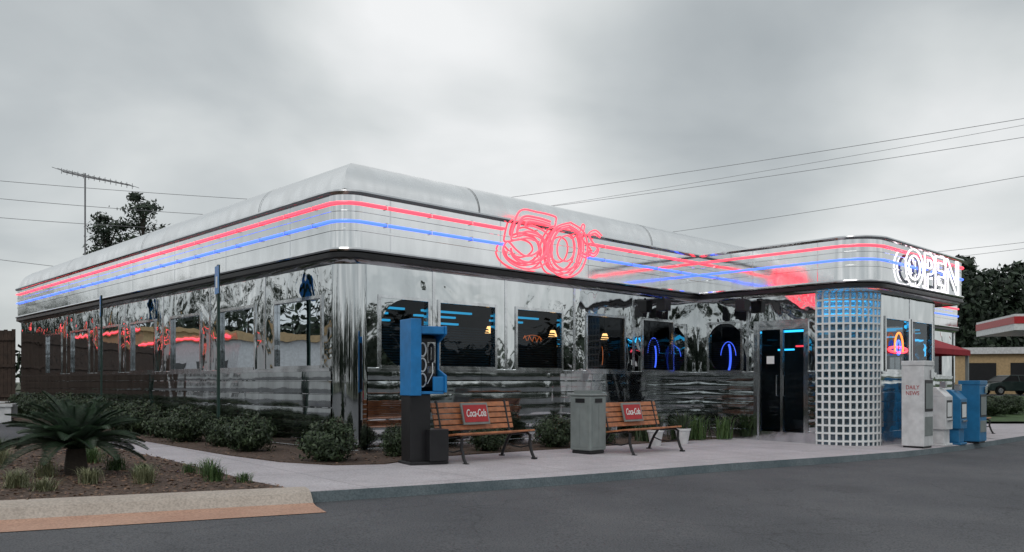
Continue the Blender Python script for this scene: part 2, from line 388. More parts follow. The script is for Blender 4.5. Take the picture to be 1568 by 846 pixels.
def seg(org,d,out,length,wins,doors=(),mat='wall',sill=1.38,head=2.52,top=3.05,z0=-.7,blind=True,ribbed=True,ncy=99):
    def T(s,o,z): return (org[0]+d[0]*s+out[0]*o, org[1]+d[1]*s+out[1]*o, z)
    for m in (blinds,glassm,frames,walls,ribs): m.T=T
    cuts=[0]+[x for dd in doors for x in dd]+[length]
    for i in range(0,len(cuts)-1,2):
        s0,s1=cuts[i],cuts[i+1]
        if s1-s0<.02: continue
        walls.box(s0,s1,-.12,0,z0,sill,mat)
        if ribbed:
            z=.09
            while z<1.2:
                pr=[(.002,z),(.012,z+.006),(.0145,z+.05),(.0155,z+.1),(.0145,z+.15),(.012,z+.2),(.002,z+.206)]
                a=s0+.004
                while a<s1-.05:
                    b=min(a+2.42,s1-.004)
                    vs=[(a,o,zz) for o,zz in pr]+[(b-.006,o,zz) for o,zz in pr]; n=len(pr)
                    ribs.add(vs,[(k,n+k,n+k+1,k+1) for k in range(n-1)],'rib'); a=b
                z+=.218
        frames.box(s0,s1,.001,.045,sill-.06,sill-.01,'trim')
        frames.box(s0,s1,.001,.03,-.5,.07,'trim')
    walls.box(0,length,-.12,0,head,top,mat)
    ops=sorted(list(wins)+[(a,b) for a,b in doors])
    x=0
    for a,b in ops+[(length,length)]:
        if a-x>.01:
            walls.box(x,a,-.12,0,sill,head,mat)
            if 0<x and a<length:
                c=(x+a)/2
                frames.box(c-.03,c+.03,.001,.010,sill,top-.02,'trim')
        x=b
    for wi,(a,b) in enumerate(wins):
        f=.04
        frames.box(a-f,a+f*.3,-.03,.022,sill-.005,head+f,'trim'); frames.box(b-f*.3,b+f,-.03,.022,sill-.005,head+f,'trim')
        frames.box(a+f*.3,b-f*.3,-.03,.02,head-f*.3,head+f,'trim'); frames.box(a+f*.3,b-f*.3,-.03,.03,sill-.008,sill+f,'trim')
        glassm.add([(a,-.035,sill),(b,-.035,sill),(b,-.035,head),(a,-.035,head)],[(0,1,2,3)],'glass')
        if blind:
            z=sill+.04
            while z<head-.42:
                blinds.add([(a,-.15,z),(b,-.15,z),(b,-.19,z+.03),(a,-.19,z+.03)],[(0,1,2,3)],'blind'); z+=.045
        if wi<ncy:
          for q,(o,zz) in enumerate(((-.55,2.40),(-.9,2.34),(-.7,2.2))):
            if q==2 and wi>1: continue
            blinds.box(a+.05+.1*q,b-.1-.1*q,o-.03,o+.03,zz,zz+.035,'cyan')
Lw=[(.85,2.4),(3.15,4.6),(5.5,7.0),(7.9,9.4),(10.2,11.7),(12.5,14.0),(14.9,16.4)]
seg((.15,.55),(0,1),(-1,0),18.7,[(a-.55,b-.55) for a,b in Lw],mat='wallL',ncy=2)
Fw=[(.80,1.78),(2.02,3.32),(3.87,5.1),(5.86,7.08),(7.72,8.85)]
seg((.55,.15),(1,0),(0,-1),9.28,[(a-.55,b-.55) for a,b in Fw],ncy=3)
seg((9.83,.15),(0,-1),(-1,0),2.95,[(.32,1.18)],doors=[(1.5,2.78)],head=2.5,ncy=0)
seg((10.78,-3.75),(1,0),(0,-1),3.12,[(.25,1.5),(1.7,2.9)],blind=False,ncy=0)
seg((13.9,-3.75),(0,1),(1,0),3.9,[(.4,1.6),(2,3.3)],blind=False)
seg((13.9,.15),(1,0),(0,-1),13.1,[(1,2.4),(3.4,4.8),(5.8,7.2),(8.2,9.6),(10.6,12)],ncy=0)
seg((27.35,.15),(0,1),(1,0),18.7,[])
seg((27.0,19.25),(-1,0),(0,1),26.4,[])
for m in (blinds,glassm,frames,walls,ribs): m.T=None
for cen,a0 in (((.55,.55),math.pi),((26.95,.55),1.5*math.pi),((.55,18.85),.5*math.pi),((26.95,18.85),0)):
    pa=[(cen[0]+.4*math.cos(a0+math.pi/2*k/14),cen[1]+.4*math.sin(a0+math.pi/2*k/14)) for k in range(15)]
    walls.sweep(pa,[(0,-.7),(0,3.05)],'corner',closed=False)
    frames.sweep(pa,[(.02,-.5),(.03,.07),(0.002,.075)],'trim',closed=False)
walls.obj('walls',D,smooth=30); ribs.obj('banded_siding',D,smooth=50); frames.obj('window_frames',D); glassm.obj('window_glass',D); blinds.obj('window_blinds',D)
mb=MB()
def fillet(T,s,z,sx,sz,r):
    vs=[(s,z)]; 
    for k in range(13):
        t=math.pi/2*k/12; vs.append((s+sx*r*(1-math.sin(t)), z+sz*r*(1-math.cos(t))))
    n=len(vs); P=[T(a,.004,b) for a,b in vs]+[T(a,-.03,b) for a,b in vs]
    mb.add(P,[(0,k,k+1) for k in range(1,n-1)]+[(k,n+k,n+k+1,k+1) for k in range(1,n-1)],'wall')
TB=lambda s,o,z:(.55+s,.15-o,z)
TC=lambda s,o,z:(9.83-o,.15-s,z)
for z,sz in ((1.38,1),(2.52,-1)): fillet(TB,.80-.55,z,1,sz,.55)
for z,sz in ((1.38,1),(2.5,-1)):
    fillet(TC,.32,z,1,sz,.42); fillet(TC,1.18,z,-1,sz,.42)
mb.obj('rounded_window_corners',D,smooth=30)
mb=MB()
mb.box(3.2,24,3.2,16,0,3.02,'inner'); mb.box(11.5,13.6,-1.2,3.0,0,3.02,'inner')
for v in lines(1.6,16,2.3): mb.box(.7,1.9,v-.1,v+.1,.3,1.35,'redcloth')
for u in lines(2.9,9,2.0): mb.box(u-.1,u+.1,.7,1.9,.2,1.42,'redcloth')
for (u,v) in ((1.6,9.0),(1.6,11.4),(1.6,13.6),(1.6,16),(1.5,4.2),(1.5,6.4),(4.6,1.7),(6.5,1.7),(8.3,1.7)):
    mb.tube([(u,v,3.0),(u,v,2.3)],.01,'black',n=5); mb.tube([(u,v,2.3),(u,v,2.16)],.05,'warm',n=10,r2=.10)
mb.obj('interior',D)
mb=MB(); mb.T=TC
s0,s1=1.5,2.78
def bar(a,b,z0,z1,o0=-.09,o1=-.01,m='trim'): mb.box(a,b,o0,o1,z0,z1,m)
bar(s0,s0+.09,-.3,2.5,-.1,.03); bar(s1-.07,s1,-.3,2.5,-.1,.03); bar(s0+.09,s1-.07,2.38,2.5,-.1,.02)
bar(s0+.62,s0+.68,-.3,2.38)
bar(s0+.09,s0+.14,-.3,2.38); bar(s1-.12,s1-.07,-.3,2.38)
bar(s0+.14,s0+.62,2.3,2.38); bar(s0+.68,s1-.12,2.3,2.38); bar(s0+.14,s0+.62,-.3,.06); bar(s0+.68,s1-.12,-.3,.06)
mb.add([(s0+.12,-.05,-.1),(s1-.1,-.05,-.1),(s1-.1,-.05,2.35),(s0+.12,-.05,2.35)],[(0,1,2,3)],'glass')
for s in (s0+.57,s0+.73): mb.tube([(s,.0,.85),(s,.06,.85),(s,.06,1.3),(s,0,1.3)],.014,'trim')
bar(s0+.28,s0+.46,1.55,1.72,-.048,-.043,'mortar')
mb.obj('entrance_door',D)
mb=MB(); mb.tube([(10.6,-1.6,2.3),(10.6,-2.4,2.3)],.025,'cyanb'); mb.tube([(11,-1.3,1.9),(11,-1.7,1.9)],.02,'cyanb'); mb.tube([(10.3,-2.35,1.6),(10.3,-2.35,2.2)],.03,'cyanb'); mb.tube([(10.5,-2.0,1.95),(10.5,-2.2,1.95)],.02,'red'); mb.obj('foyer_neon',D)
# glass block corner
mb=MB(); cc=(10.78,-2.8); Rr=.95
ncol,nrow=11,20; zb,zt=-.25,3.03; Hh=(zt-zb)/nrow
def pt(t,r): a=math.pi+math.pi/2*t; return (cc[0]+r*math.cos(a),cc[1]+r*math.sin(a))
for i in range(ncol):
    for j in range(nrow):
        t0,t1=(i+.12)/ncol,(i+.88)/ncol; z0,z1=zb+(j+.12)*Hh,zb+(j+.88)*Hh
        a=pt(t0,Rr-.02);b=pt(t1,Rr-.02)
        a2=pt(t0+.012,Rr+.0);b2=pt(t1-.012,Rr+.0)
        vs=[(*a,z0),(*b,z0),(*b,z1),(*a,z1),(*a2,z0+.02),(*b2,z0+.02),(*b2,z1-.02),(*a2,z1-.02)]
        mb.add(vs,[(4,5,6,7),(0,1,5,4),(1,2,6,5),(2,3,7,6),(3,0,4,7)],'block')
path=[pt(k/33,Rr) for k in range(34)]
for j in range(nrow+1):
    z=zb+j*Hh; mb.sweep(path,[(-.05,z-.02),(.012,z-.02),(.012,z+.02),(-.05,z+.02)],'mortar',closed=False)
for i in range(ncol+1):
    t=i/ncol; dt=.0135
    P=[pt(t-dt,Rr-.05),pt(t-dt,Rr+.009),pt(t+dt,Rr+.009),pt(t+dt,Rr-.05)]
    mb.add([(*p,zb) for p in P]+[(*p,zt) for p in P],[(0,1,5,4),(1,2,6,5),(2,3,7,6)],'mortar')
mb.obj('glass_block_corner',D)
mb=MB()
for z in (2.88,2.72,2.56): mb.tube([(10.0,-2.85,z),(10.08,-3.1,z),(10.35,-3.42,z),(10.8,-3.55,z)],.04,'cyanb')
mb.obj('cyan_interior_neon',D)
mb=MB()
def band(o,z,r,mat):
    t=MB(); t.sweep(fpath,[(o,z)],mat); pts=t.v
    sub=pts[10:-11]
    out=[[]]
    for k in range(len(sub)-1):
        a,b=sub[k],sub[k+1]; out[-1].append(a)
        if abs(a[1]-b[1])<1e-6 and a[0]<3 and b[0]>8:
            out[-1].append((3.4,a[1],z)); out.append([(5.75,a[1],z)])
    out[-1].append(sub[-1])
    for pp in out: mb.tube(pp,r,mat,n=8)
band(.034,3.93,.024,'red'); band(.030,3.65,.020,'blue')
for v in lines(.8,18.6,.9):
    for z in (3.93,3.65): mb.box(-.062,-.002,v-.01,v+.01,z-.034,z+.034,'trim')
for u in lines(.8,9.2,.9):
    if 3.3<u<5.8: continue
    for z in (3.93,3.65): mb.box(u-.01,u+.01,-.062,-.002,z-.034,z+.034,'trim')
mb.obj('neon_tubes',D,smooth=40)
mb=MB()
for (u,v) in ((8.15,-.1),(9.5,-1.25)):
    mb.box(u-.11,u+.11,v-.12,v+.12,2.72,2.98,'black'); mb.box(u-.02,u+.02,v-.02,v+.02,2.98,3.04,'black')
mb.obj('soffit_floodlights',D,bevel=.01)
def text(name,s,parent,loc,rot,width,height,mat,outline=.012,shear=0,offset=0,fill='NONE',extr=0):
    c=bpy.data.curves.new(name,'FONT'); c.body=s; c.size=1; c.fill_mode=fill; c.bevel_depth=outline; c.bevel_resolution=2; c.shear=shear; c.offset=offset; c.extrude=extr
    c.align_x='CENTER'; c.align_y='CENTER'; c.materials.append(M[mat])
    o=bpy.data.objects.new(name,c); COL.objects.link(o); o.parent=parent; o.location=loc; o.rotation_euler=rot
    bpy.context.view_layer.update()
    d=o.dimensions; o.scale=(width/max(d.x,.01),height/max(d.y,.01),1)
    return o
RX=(math.pi/2,0,0)
mb=MB()
def smoothpath(P,n=8):
    P=[Vector((a,b,0)) for a,b in P]; out=[]
    for i in range(len(P)-1):
        p0=P[max(i-1,0)];p1=P[i];p2=P[i+1];p3=P[min(i+2,len(P)-1)]
        for k in range(n):
            t=k/n; out.append(.5*((2*p1)+(-p0+p2)*t+(2*p0-5*p1+4*p2-p3)*t*t+(-p0+3*p1-3*p2+p3)*t*t*t))
    out.append(P[-1]); return [(p.x,p.y) for p in out]
def glyph(P,u0,z0,sx,sz,v,r,mat='pink'):
    q=smoothpath(P); mb.tube([(u0+x*sx+.15*(y)*sz,v,z0+y*sz) for x,y in q],r,mat,n=6)
five=[(.95,1.0),(.6,1.03),(.22,.98),(.12,.6),(.4,.68),(.75,.62),(.92,.35),(.75,.08),(.4,-.02),(.08,.1),(.0,.25)]
five_o=[(1.1,1.05),(1.05,1.14),(.6,1.16),(.12,1.1),(-.02,.5),(.1,.44),(.4,.53),(.65,.48),(.74,.33),(.6,.18),(.38,.12),(.15,.22),(-.1,.38),(-.18,.15),(0,-.06),(.4,-.17),(.85,-.05),(1.08,.33),(.9,.7),(.5,.82),(.32,.78),(.36,.9),(.7,.92),(1.05,.9),(1.1,1.05)]
zero=[(.5,1.0),(.15,.85),(.0,.5),(.12,.12),(.5,-.02),(.86,.13),(1,.5),(.87,.86),(.5,1.0)]
ess=[(.9,.85),(.5,1.0),(.15,.8),(.45,.52),(.8,.3),(.55,.02),(.1,.12)]
v=-.10
glyph(five,3.45,3.38,1.0,.82,v,.022); glyph(five_o,3.45,3.38,1.0,.82,v,.018)
glyph([(x+.04,y-.05) for x,y in five],3.45,3.38,1.0,.82,v+.03,.014)
glyph(zero,4.5,3.34,.85,.82,v,.022); glyph(zero,4.36,3.2,1.15,1.06,v,.018); glyph(zero,4.68,3.5,.5,.5,v,.016); glyph(zero,4.44,3.28,1.0,.93,v+.03,.014)
glyph(ess,5.55,3.72,.42,.42,v,.020); glyph([(x*1.3-.15,y*1.3-.15) for x,y in ess],5.55,3.72,.42,.42,v,.015)
glyph([(0,0),(.1,.3),(.18,.45),(.3,.4),(.22,.1),(0,0)],5.32,4.0,.5,.6,v,.015)
for u,z in ((3.6,3.5),(4.2,4.0),(4.6,3.4),(5.2,3.7),(5.7,3.9)): mb.tube([(u,-.002,z),(u,-.09,z)],.008,'trim',n=6)
mb.obj('script_sign',D,smooth=50)
text('open_letters',"OPEN",D,(12.75,-4.13,3.56),RX,3.25,.82,'white_neon',.016,0,.02)
text('open_letters_core',"OPEN",D,(12.75,-4.07,3.56),RX,3.0,.62,'graymetal',.0,0,-.01,'BOTH',.01)
mb=MB()
def arc(T,s,z,a,b,t0,t1,mat,r=.014,o=-.1,n=20):
    mb.tube([T(s+a*math.cos(t0+(t1-t0)*k/n),o,z+b*math.sin(t0+(t1-t0)*k/n)) for k in range(n+1)],r,mat,n=6)
TL=lambda s,o,z:(.15-o,.55+s,z)
arc(TL,.62,1.62,.22,.09,0,2*math.pi,'red',.018); arc(TL,.62,1.62,.12,.04,0,2*math.pi,'red',.012)
arc(TL,5.9,1.9,.3,.12,0,2*math.pi,'red',.016)
mb.tube([TB(3.60+.04*k,-.1,1.98+.06*math.sin(k*1.9)) for k in range(13)],.007,'dimorange',n=6)
arc(TB,3.85,1.95,.26,.1,.2,2.9,'dimorange',.006)
arc(TB,5.9,1.7,.04,.2,-1.3,1.3,'dimorange',.007)
arc(TB,7.75,1.72,.05,.24,-1.4,1.4,'blue',.018); arc(TB,7.85,1.75,.22,.4,.1,3.0,'blue',.007,-.2)
arc(TC,.78,1.72,.06,.30,-1.4,1.4,'blue',.024); arc(TC,.75,1.72,.2,.36,.1,3.0,'blue',.008,-.15)
TE=lambda s,o,z:(10.78+s,-3.75-o,z)
arc(TE,.85,1.85,.5,.06,0,2*math.pi,'red',.028,.03); arc(TE,.85,1.9,.22,.32,-.3,math.pi+.3,'orange',.020,.05); arc(TE,.85,1.9,.1,.15,0,2*math.pi,'blue',.022,.04)
mb.obj('window_neon_signs',D,smooth=40)
# ---------------------------------------------------------------- benches
def bench(name,u,v,L=1.6):
    E=place(name,u,v)
    mb=MB(); h=L/2
    def plank(y0,z0,y1,z1,th,mat='wood'):
        a=math.atan2(z1-z0,y1-y0); nx,nz=-math.sin(a)*th,math.cos(a)*th
        P=[(y0,z0),(y1,z1),(y1+nx,z1+nz),(y0+nx,z0+nz)]
        mb.add([(-h,y,z) for y,z in P]+[(h,y,z) for y,z in P],[(0,1,5,4),(1,2,6,5),(2,3,7,6),(3,0,4,7),(0,3,2,1),(4,5,6,7)],mat)
    ys=[-.30,-.205,-.11,-.015,.08]
    for i,y in enumerate(ys): plank(y,.42-.012*i,y+.08,.42-.012*i-.008,.028)
    mb.obj('seat_slats',E,bevel=.006)
    mb=MB()
    for k in range(5):
        z=.46+k*.087; y=.19+k*.024
        plank(y+.02,z+.07,y,z,.026)
    mb.obj('back_slats',E,bevel=.006)
    mb=MB()
    for x in (-h+.1,h-.1):
        mb.tube([(x,-.38,0),(x,-.33,.08),(x,-.28,.22),(x,-.29,.36),(x,-.2,.40),(x,.1,.37),(x,.19,.42),(x,.25,.62),(x,.32,.9)],.024,'black')
        mb.tube([(x,.36,0),(x,.32,.1),(x,.24,.25),(x,.14,.38)],.024,'black')
        mb.tube([(x,-.28,.2),(x,-.1,.16),(x,.1,.17),(x,.26,.22)],.012,'black')
        mb.box(x-.03,x+.03,-.42,-.34,-.01,.015,'black'); mb.box(x-.03,x+.03,.32,.4,-.01,.015,'black')
    mb.obj('iron_legs',E,smooth=40)
    s=MB(); w,hh=.27,.17
    s.box(-w,w,-.012,.012,-hh,hh,'graymetal'); s.box(-w+.03,w-.03,-.018,-.0125,-hh+.035,hh-.035,'signred')
    o=s.obj('back_sign',E); o.location=(-.02,.195,.70); o.rotation_euler=(-.26,0,0)
    t=text('sign_lettering','Coca-Cola',o,(0,-.022,.0),RX,.40,.12,'mortar',.002,.35,.008,'BOTH',.001)
    return E
bench('park_bench',1.58,-1.50); bench('park_bench.001',4.92,-1.95)
bench('park_bench.002',17.5,-3.4)
E=place('trash_can',3.86,-1.62,A0+.05)
mb=MB(); mb.box(-.22,.22,-.22,.22,.06,.98,'graymetal'); mb.box(-.2,.2,-.2,.2,0,.06,'black')
mb.box(-.235,.235,-.235,.235,.98,1.02,'graymetal'); mb.obj('body',E,bevel=.02)
mb=MB()
for s in (-1,1):
    for a,b in ((-.17,-.01),(.01,.17)):
        mb.box(a,b,s*.22-.006,s*.22+.006,.12,.84,'graymetal'); mb.box(s*.22-.006,s*.22+.006,a,b,.12,.84,'graymetal')
mb.box(-.17,.17,-.17,.17,1.02,1.08,'graymetal'); mb.box(-.1,.1,-.228,-.2252,.87,.94,'black'); mb.box(-.228,-.2252,-.1,.1,.87,.94,'black')
mb.obj('panels',E,bevel=.006)
# phone kiosk
E=place('pay_phone_kiosk',.44,-1.45,A0-.22)
mb=MB()
mb.box(-.26,.06,-.12,.2,.03,1.0,'black'); mb.box(-.3,.3,-.22,.22,0,.045,'black'); mb.box(-.02,.28,-.26,.1,.046,.5,'black')
mb.obj('pedestal',E,bevel=.01)
mb=MB()
mb.box(-.28,-.12,-.2,.2,.98,2.07,'blueplastic')
mb.add([(x,y,z) for x in (.25,.285) for y,z in ((-.2,1.02),(.2,1.02),(.2,1.98),(-.2,1.98),(-.2,1.86),(.05,1.74),(.05,1.36),(-.2,1.27))],
 [(0,1,2,3,4,5,6,7)[::-1],(8,9,10,11,12,13,14,15)]+[(i,(i+1)%8,8+(i+1)%8,8+i) for i in range(8)],'blueplastic')
mb.box(-.12,.25,-.18,.2,1.86,1.97,'blueplastic'); mb.box(-.12,.25,-.16,.18,1.0,1.04,'blueplastic'); mb.box(.08,.25,-.17,-.13,1.04,1.25,'blueplastic')
mb.box(-.12,.25,.16,.2,1.04,1.86,'black')
mb.obj('enclosure',E,bevel=.01)
mb=MB(); mb.box(-.09,.2,.0,.158,1.1,1.8,'black'); mb.box(.06,.19,-.01,-.0005,1.45,1.75,'trim'); mb.box(.06,.18,-.008,-.0005,1.3,1.4,'trim')
mb.tube([(.12,-.02,1.72),(.12,-.07,1.68),(.12,-.07,1.5),(.12,-.02,1.45)],.022,'black')
mb.tube([(.12,-.05,1.45),(.1,-.1,1.3),(.02,-.1,1.15),(.0,.0,1.2)],.009,'trim')
for zc in (1.64,1.42,1.2): mb.tube([(-.02+.055*math.cos(a),-.012,zc+.095*math.sin(a)) for a in [k*math.pi/10 for k in range(20)]],.012,'mortar',closed=True)
mb.obj('telephone',E)
def signpost(name,x,y,h,rot):
    E=empty(name,(x,y,g(x,y)),rot)
    mb=MB()
    mb.box(-.03,.03,-.022,-.018,0,h,'greenpost'); mb.box(-.034,-.026,-.02,.02,0,h,'greenpost'); mb.box(.026,.034,-.02,.02,0,h,'greenpost'); mb.obj('post',E)
    mb=MB(); mb.box(-.15,.15,-.03,-.024,h-.5,h-.02,'blueplastic'); mb.box(-.06,.06,-.034,-.0305,h-.4,h-.2,'mortar'); mb.obj('sign_plate',E,bevel=.002)
signpost('parking_sign',-5.05,14.2,3.12,A0+math.radians(-102)); signpost('parking_sign.001',-9.6,19.3,3.05,A0+math.radians(-104))
def newsbox(name,u,v,h,w,mat,tall=False):
    E=place(name,u,v)
    mb=MB(); q=w/2
    if tall:
        mb.box(-q,q,-.22,.22,.04,h-.1,mat); mb.box(-q-.01,q+.01,-.235,.225,h-.1,h,mat)
        mb.box(-q+.03,q-.03,-.2,.2,0,.04,'black')
    else:
        mb.box(-q,q,-.2,.2,.35,h-.2,mat); mb.box(-q+.04,q-.04,-.15,.15,.05,.35,mat); mb.box(-q,q,-.2,.2,0,.05,mat)
        mb.add([(x,y,z) for x in (-q,q) for y,z in ((-.2,h-.2),(.2,h-.2),(.2,h),(.0,h))],[(0,1,2,3)[::-1],(4,5,6,7),(0,4,7,3),(2,3,7,6),(1,2,6,5)],mat)
    mb.obj('cabinet',E,bevel=.012)
    mb=MB()
    if tall:
        mb.box(-q+.05,q-.05,-.23,-.2205,h*.42,h*.78,'black'); mb.box(-q+.07,q-.07,-.236,-.2305,h*.45,h*.74,'graymetal'); mb.box(-q+.05,q-.05,-.228,-.2205,.25,h*.36,'graymetal')
        mb.box(.06,q-.04,-.25,-.236,h*.8,h*.9,'trim')
    else:
        mb.box(-q+.05,q-.05,-.208,-.2005,h*.48,h*.78,'black'); mb.box(-q+.07,q-.09,-.213,-.2085,h*.5,h*.74,'mortar'); mb.box(-q+.08,q-.08,-.23,-.2,h*.42,h*.45,'trim')
        mb.box(-.05,.05,-.14,-.02,h-.02,h+.12,'trim')
    mb.obj('window_and_lock',E,bevel=.004)
    if tall and mat=='white':
        t=text('side_lettering','DAILY\nNEWS',E,(-q-.003,.0,h*.66),(math.pi/2,0,-math.pi/2),.26,.2,'signred',0,0,0,'BOTH',.001)
newsbox('newspaper_box',10.9,-4.45,1.78,.52,'white',True)
newsbox('newspaper_box.001',12.0,-4.5,1.25,.42,'white')
newsbox('newspaper_box.002',12.75,-4.55,1.2,.42,'bluebox')
newsbox('newspaper_box.003',13.8,-4.6,1.42,.5,'bluebox',True)
def leaves(mb,cen,rad,n,size,mat,shell=.55,seed=0,lump=.25,flat=1.0):
    rr=random.Random(seed)
    c=Vector(cen)
    for i in range(n):
        while True:
            d=Vector((rr.uniform(-1,1),rr.uniform(-1,1),rr.uniform(-1,1)))
            if .05<d.length<1: break
        d.normalize(); r=shell+(1-shell)*rr.random()**.7
        lp=1+lump*noise.noise(d*2.3+Vector((seed*3.1,seed,0)))*1.6
        p=c+Vector((d.x*rad[0],d.y*rad[1],d.z*rad[2]))*r*lp
        nrm=(d+Vector((rr.uniform(-1,1),rr.uniform(-1,1),rr.uniform(-.6,1)))*.9).normalized()
        t=nrm.orthogonal().normalized(); a=rr.uniform(0,6.28); b=nrm.cross(t); t,b=t*math.cos(a)+b*math.sin(a),b*math.cos(a)-t*math.sin(a)
        s=size*rr.uniform(.6,1.3)
        mb.add([tuple(p-t*s),tuple(p+b*s*.45),tuple(p+t*s),tuple(p-b*s*.45)],[(0,1,2,3)],mat)
def pot(name,u,v):
    E=place(name,u,v); mb=MB(); n=20
    prof=[(.10,0),(.15,.26),(.165,.27),(.165,.31),(.14,.31),(.13,.25)]
    vs=[(r*math.cos(2*math.pi*k/n),r*math.sin(2*math.pi*k/n),z) for r,z in prof for k in range(n)]
    mb.add(vs,[(i*n+k,i*n+(k+1)%n,(i+1)*n+(k+1)%n,(i+1)*n+k) for i in range(5) for k in range(n)]+[tuple(5*n+k for k in range(n))],'white')
    mb.obj('pot',E,smooth=40)
    mb=MB(); rr=random.Random(3)
    for i in range(40):
        a=rr.uniform(0,6.28); l=rr.uniform(.2,.45); sp=rr.uniform(.05,.3)
        p0=Vector((.05*math.cos(a),.05*math.sin(a),.26)); p1=p0+Vector((math.cos(a)*sp*.4,math.sin(a)*sp*.4,l*.7)); p2=p0+Vector((math.cos(a)*sp,math.sin(a)*sp,l))
        w=Vector((-math.sin(a),math.cos(a),0))*.014
        mb.add([tuple(p0-w),tuple(p0+w),tuple(p1+w),tuple(p1-w),tuple(p2)],[(0,1,2,3),(3,2,4)],'leaf')
    mb.obj('plant',E)
pot('potted_plant',6.35,-1.2); pot('potted_plant.001',7.35,-1.15)
shr=[]
for k in range(4):
    mb=MB(); 
    leaves(mb,(0,0,.34),(.41,.41,.33),4400,.030,'leaf',.5,seed=k+1,lump=.28)
    leaves(mb,(.1,.05,.3),(.3,.3,.25),900,.05,'leaf',.1,seed=k+9)
    rr=random.Random(k)
    for q in range(7):
        a=rr.uniform(0,6.28); e=rr.uniform(.2,1.4); c=(.3*math.cos(a)*math.cos(e),.3*math.sin(a)*math.cos(e),.34+.26*math.sin(e))
        leaves(mb,c,(.12,.12,.12),120,.028,'leaf',.1,seed=k*31+q,lump=.5)
    for i in range(26):
        a=rr.uniform(0,6.28); e=rr.uniform(.3,1.3); d=Vector((math.cos(a)*math.cos(e),math.sin(a)*math.cos(e),math.sin(e)))
        mb.tube([(0,0,0),tuple(d*.25+Vector((0,0,.1))),tuple(Vector((d.x*.42,d.y*.42,.3+d.z*.38)))],.008,'bark',n=4,r2=.003)
    ob=mb.obj('shrub' if k==0 else 'shrub.%03d'%k); shr.append(ob)
cnt=[4]
def shrub(u,v,s,sz=None,k=0,first=False):
    x,y=W(u,v)
    if first: ob=shr[k]
    else:
        ob=bpy.data.objects.new('shrub.%03d'%cnt[0],shr[k].data); COL.objects.link(ob); cnt[0]+=1
    ob.location=(x,y,g(x,y)-.02); ob.scale=(s,s,sz or s); ob.rotation_euler=(0,0,R.uniform(0,6))
spots=[(-.55,-.55,1.0,.95),(-.75,1.5,.95,.95),(-.7,2.6,.8,.8),(-.75,3.9,1.1,1.0),(-.7,5.1,.9,.85),(-.75,6.2,1.1,1.05),(-.7,7.4,.95,.95),(-.75,8.6,1.15,1.05),(-.7,9.8,1.0,1.05),(-.75,11.0,1.1,1.1),(-.7,12.3,1.1,1.0),(-.75,13.7,1.1,1.0),(-.7,15.2,1.1,1.0),
 (.75,-.45,.75,.75),(2.6,-.45,.8,.75),(4.2,-.5,.95,.9),(5.6,-.45,.7,.6)]
for i,(u,v,s,sz) in enumerate(spots): shrub(u,v,s,sz,i%4,first=i<4)
def blades(mb,x,y,n,h,sp,mat,seed,w=.008,z0=None):
    rr=random.Random(seed); z=g(x,y)+.015 if z0 is None else z0
    for i in range(n):
        a=rr.uniform(0,6.28); l=h*rr.uniform(.5,1.1); s=sp*rr.uniform(.2,1.1); ox,oy=rr.gauss(0,sp*.25),rr.gauss(0,sp*.25)
        p0=Vector((x+ox,y+oy,z)); p1=p0+Vector((math.cos(a)*s*.4,math.sin(a)*s*.4,l*.75)); p2=p0+Vector((math.cos(a)*s,math.sin(a)*s,l*.95))
        ww=Vector((-math.sin(a),math.cos(a),0))*w
        mb.add([tuple(p0-ww),tuple(p0+ww),tuple(p1+ww*.8),tuple(p1-ww*.8),tuple(p2)],[(0,1,2,3),(3,2,4)],mat)
mb=MB()
for i,(u,v) in enumerate(((8.0,-.6),(8.5,-.7),(8.9,-.5),(9.3,-.9),(7.0,-.5))):
    x,y=W(u,v); blades(mb,x,y,90,.55,.36,'tuftg' if i%2 else 'leaf',i,.013)
mb.obj('spiky_plants')
mb=MB(); rr=random.Random(5)
for i,(x,y,n,h,s,m) in enumerate([(-5.1,8.5,130,.2,.2,'tuft'),(-5.7,8.2,150,.22,.25,'tuft'),(-4.55,8.9,120,.18,.18,'tuft'),(-4.0,9.0,110,.22,.18,'tuft'),(-3.35,9.3,110,.2,.17,'tuftg'),(-3.6,9.8,100,.22,.2,'tuftg'),(-4.3,9.6,90,.17,.17,'tuftg'),(-5.3,9.4,90,.22,.2,'tuft'),(-6.3,9.2,130,.25,.25,'tuft'),(-4.9,10.2,90,.2,.2,'tuftg'),(-6.9,8.6,130,.25,.25,'tuft'),(-5.9,8.9,90,.2,.2,'tuft'),(-5.6,11.0,110,.22,.25,'tuftg'),(-6.6,10.6,110,.25,.25,'tuft'),(-7.3,11.6,140,.3,.3,'tuftg'),(-3.9,10.0,60,.14,.15,'tuftg'),(-6.2,12.0,100,.2,.25,'tuftg'),(-4.7,8.3,90,.14,.2,'tuft'),(-3.0,9.25,60,.12,.14,'tuftg'),(-5.4,7.8,90,.15,.22,'tuft')]):
    blades(mb,x,y,n*2,h,s,m,i+20,.0035,g(x,y)+.02)
mb.obj('grass_tufts')
def inpoly(x,y,P):
    c=False;j=len(P)-1
    for i in range(len(P)):
        if (P[i][1]>y)!=(P[j][1]>y) and x<(P[j][0]-P[i][0])*(y-P[i][1])/(P[j][1]-P[i][1])+P[i][0]: c=not c
        j=i
    return c
mb=MB()
bedpoly=[W(*p) for p in BED]
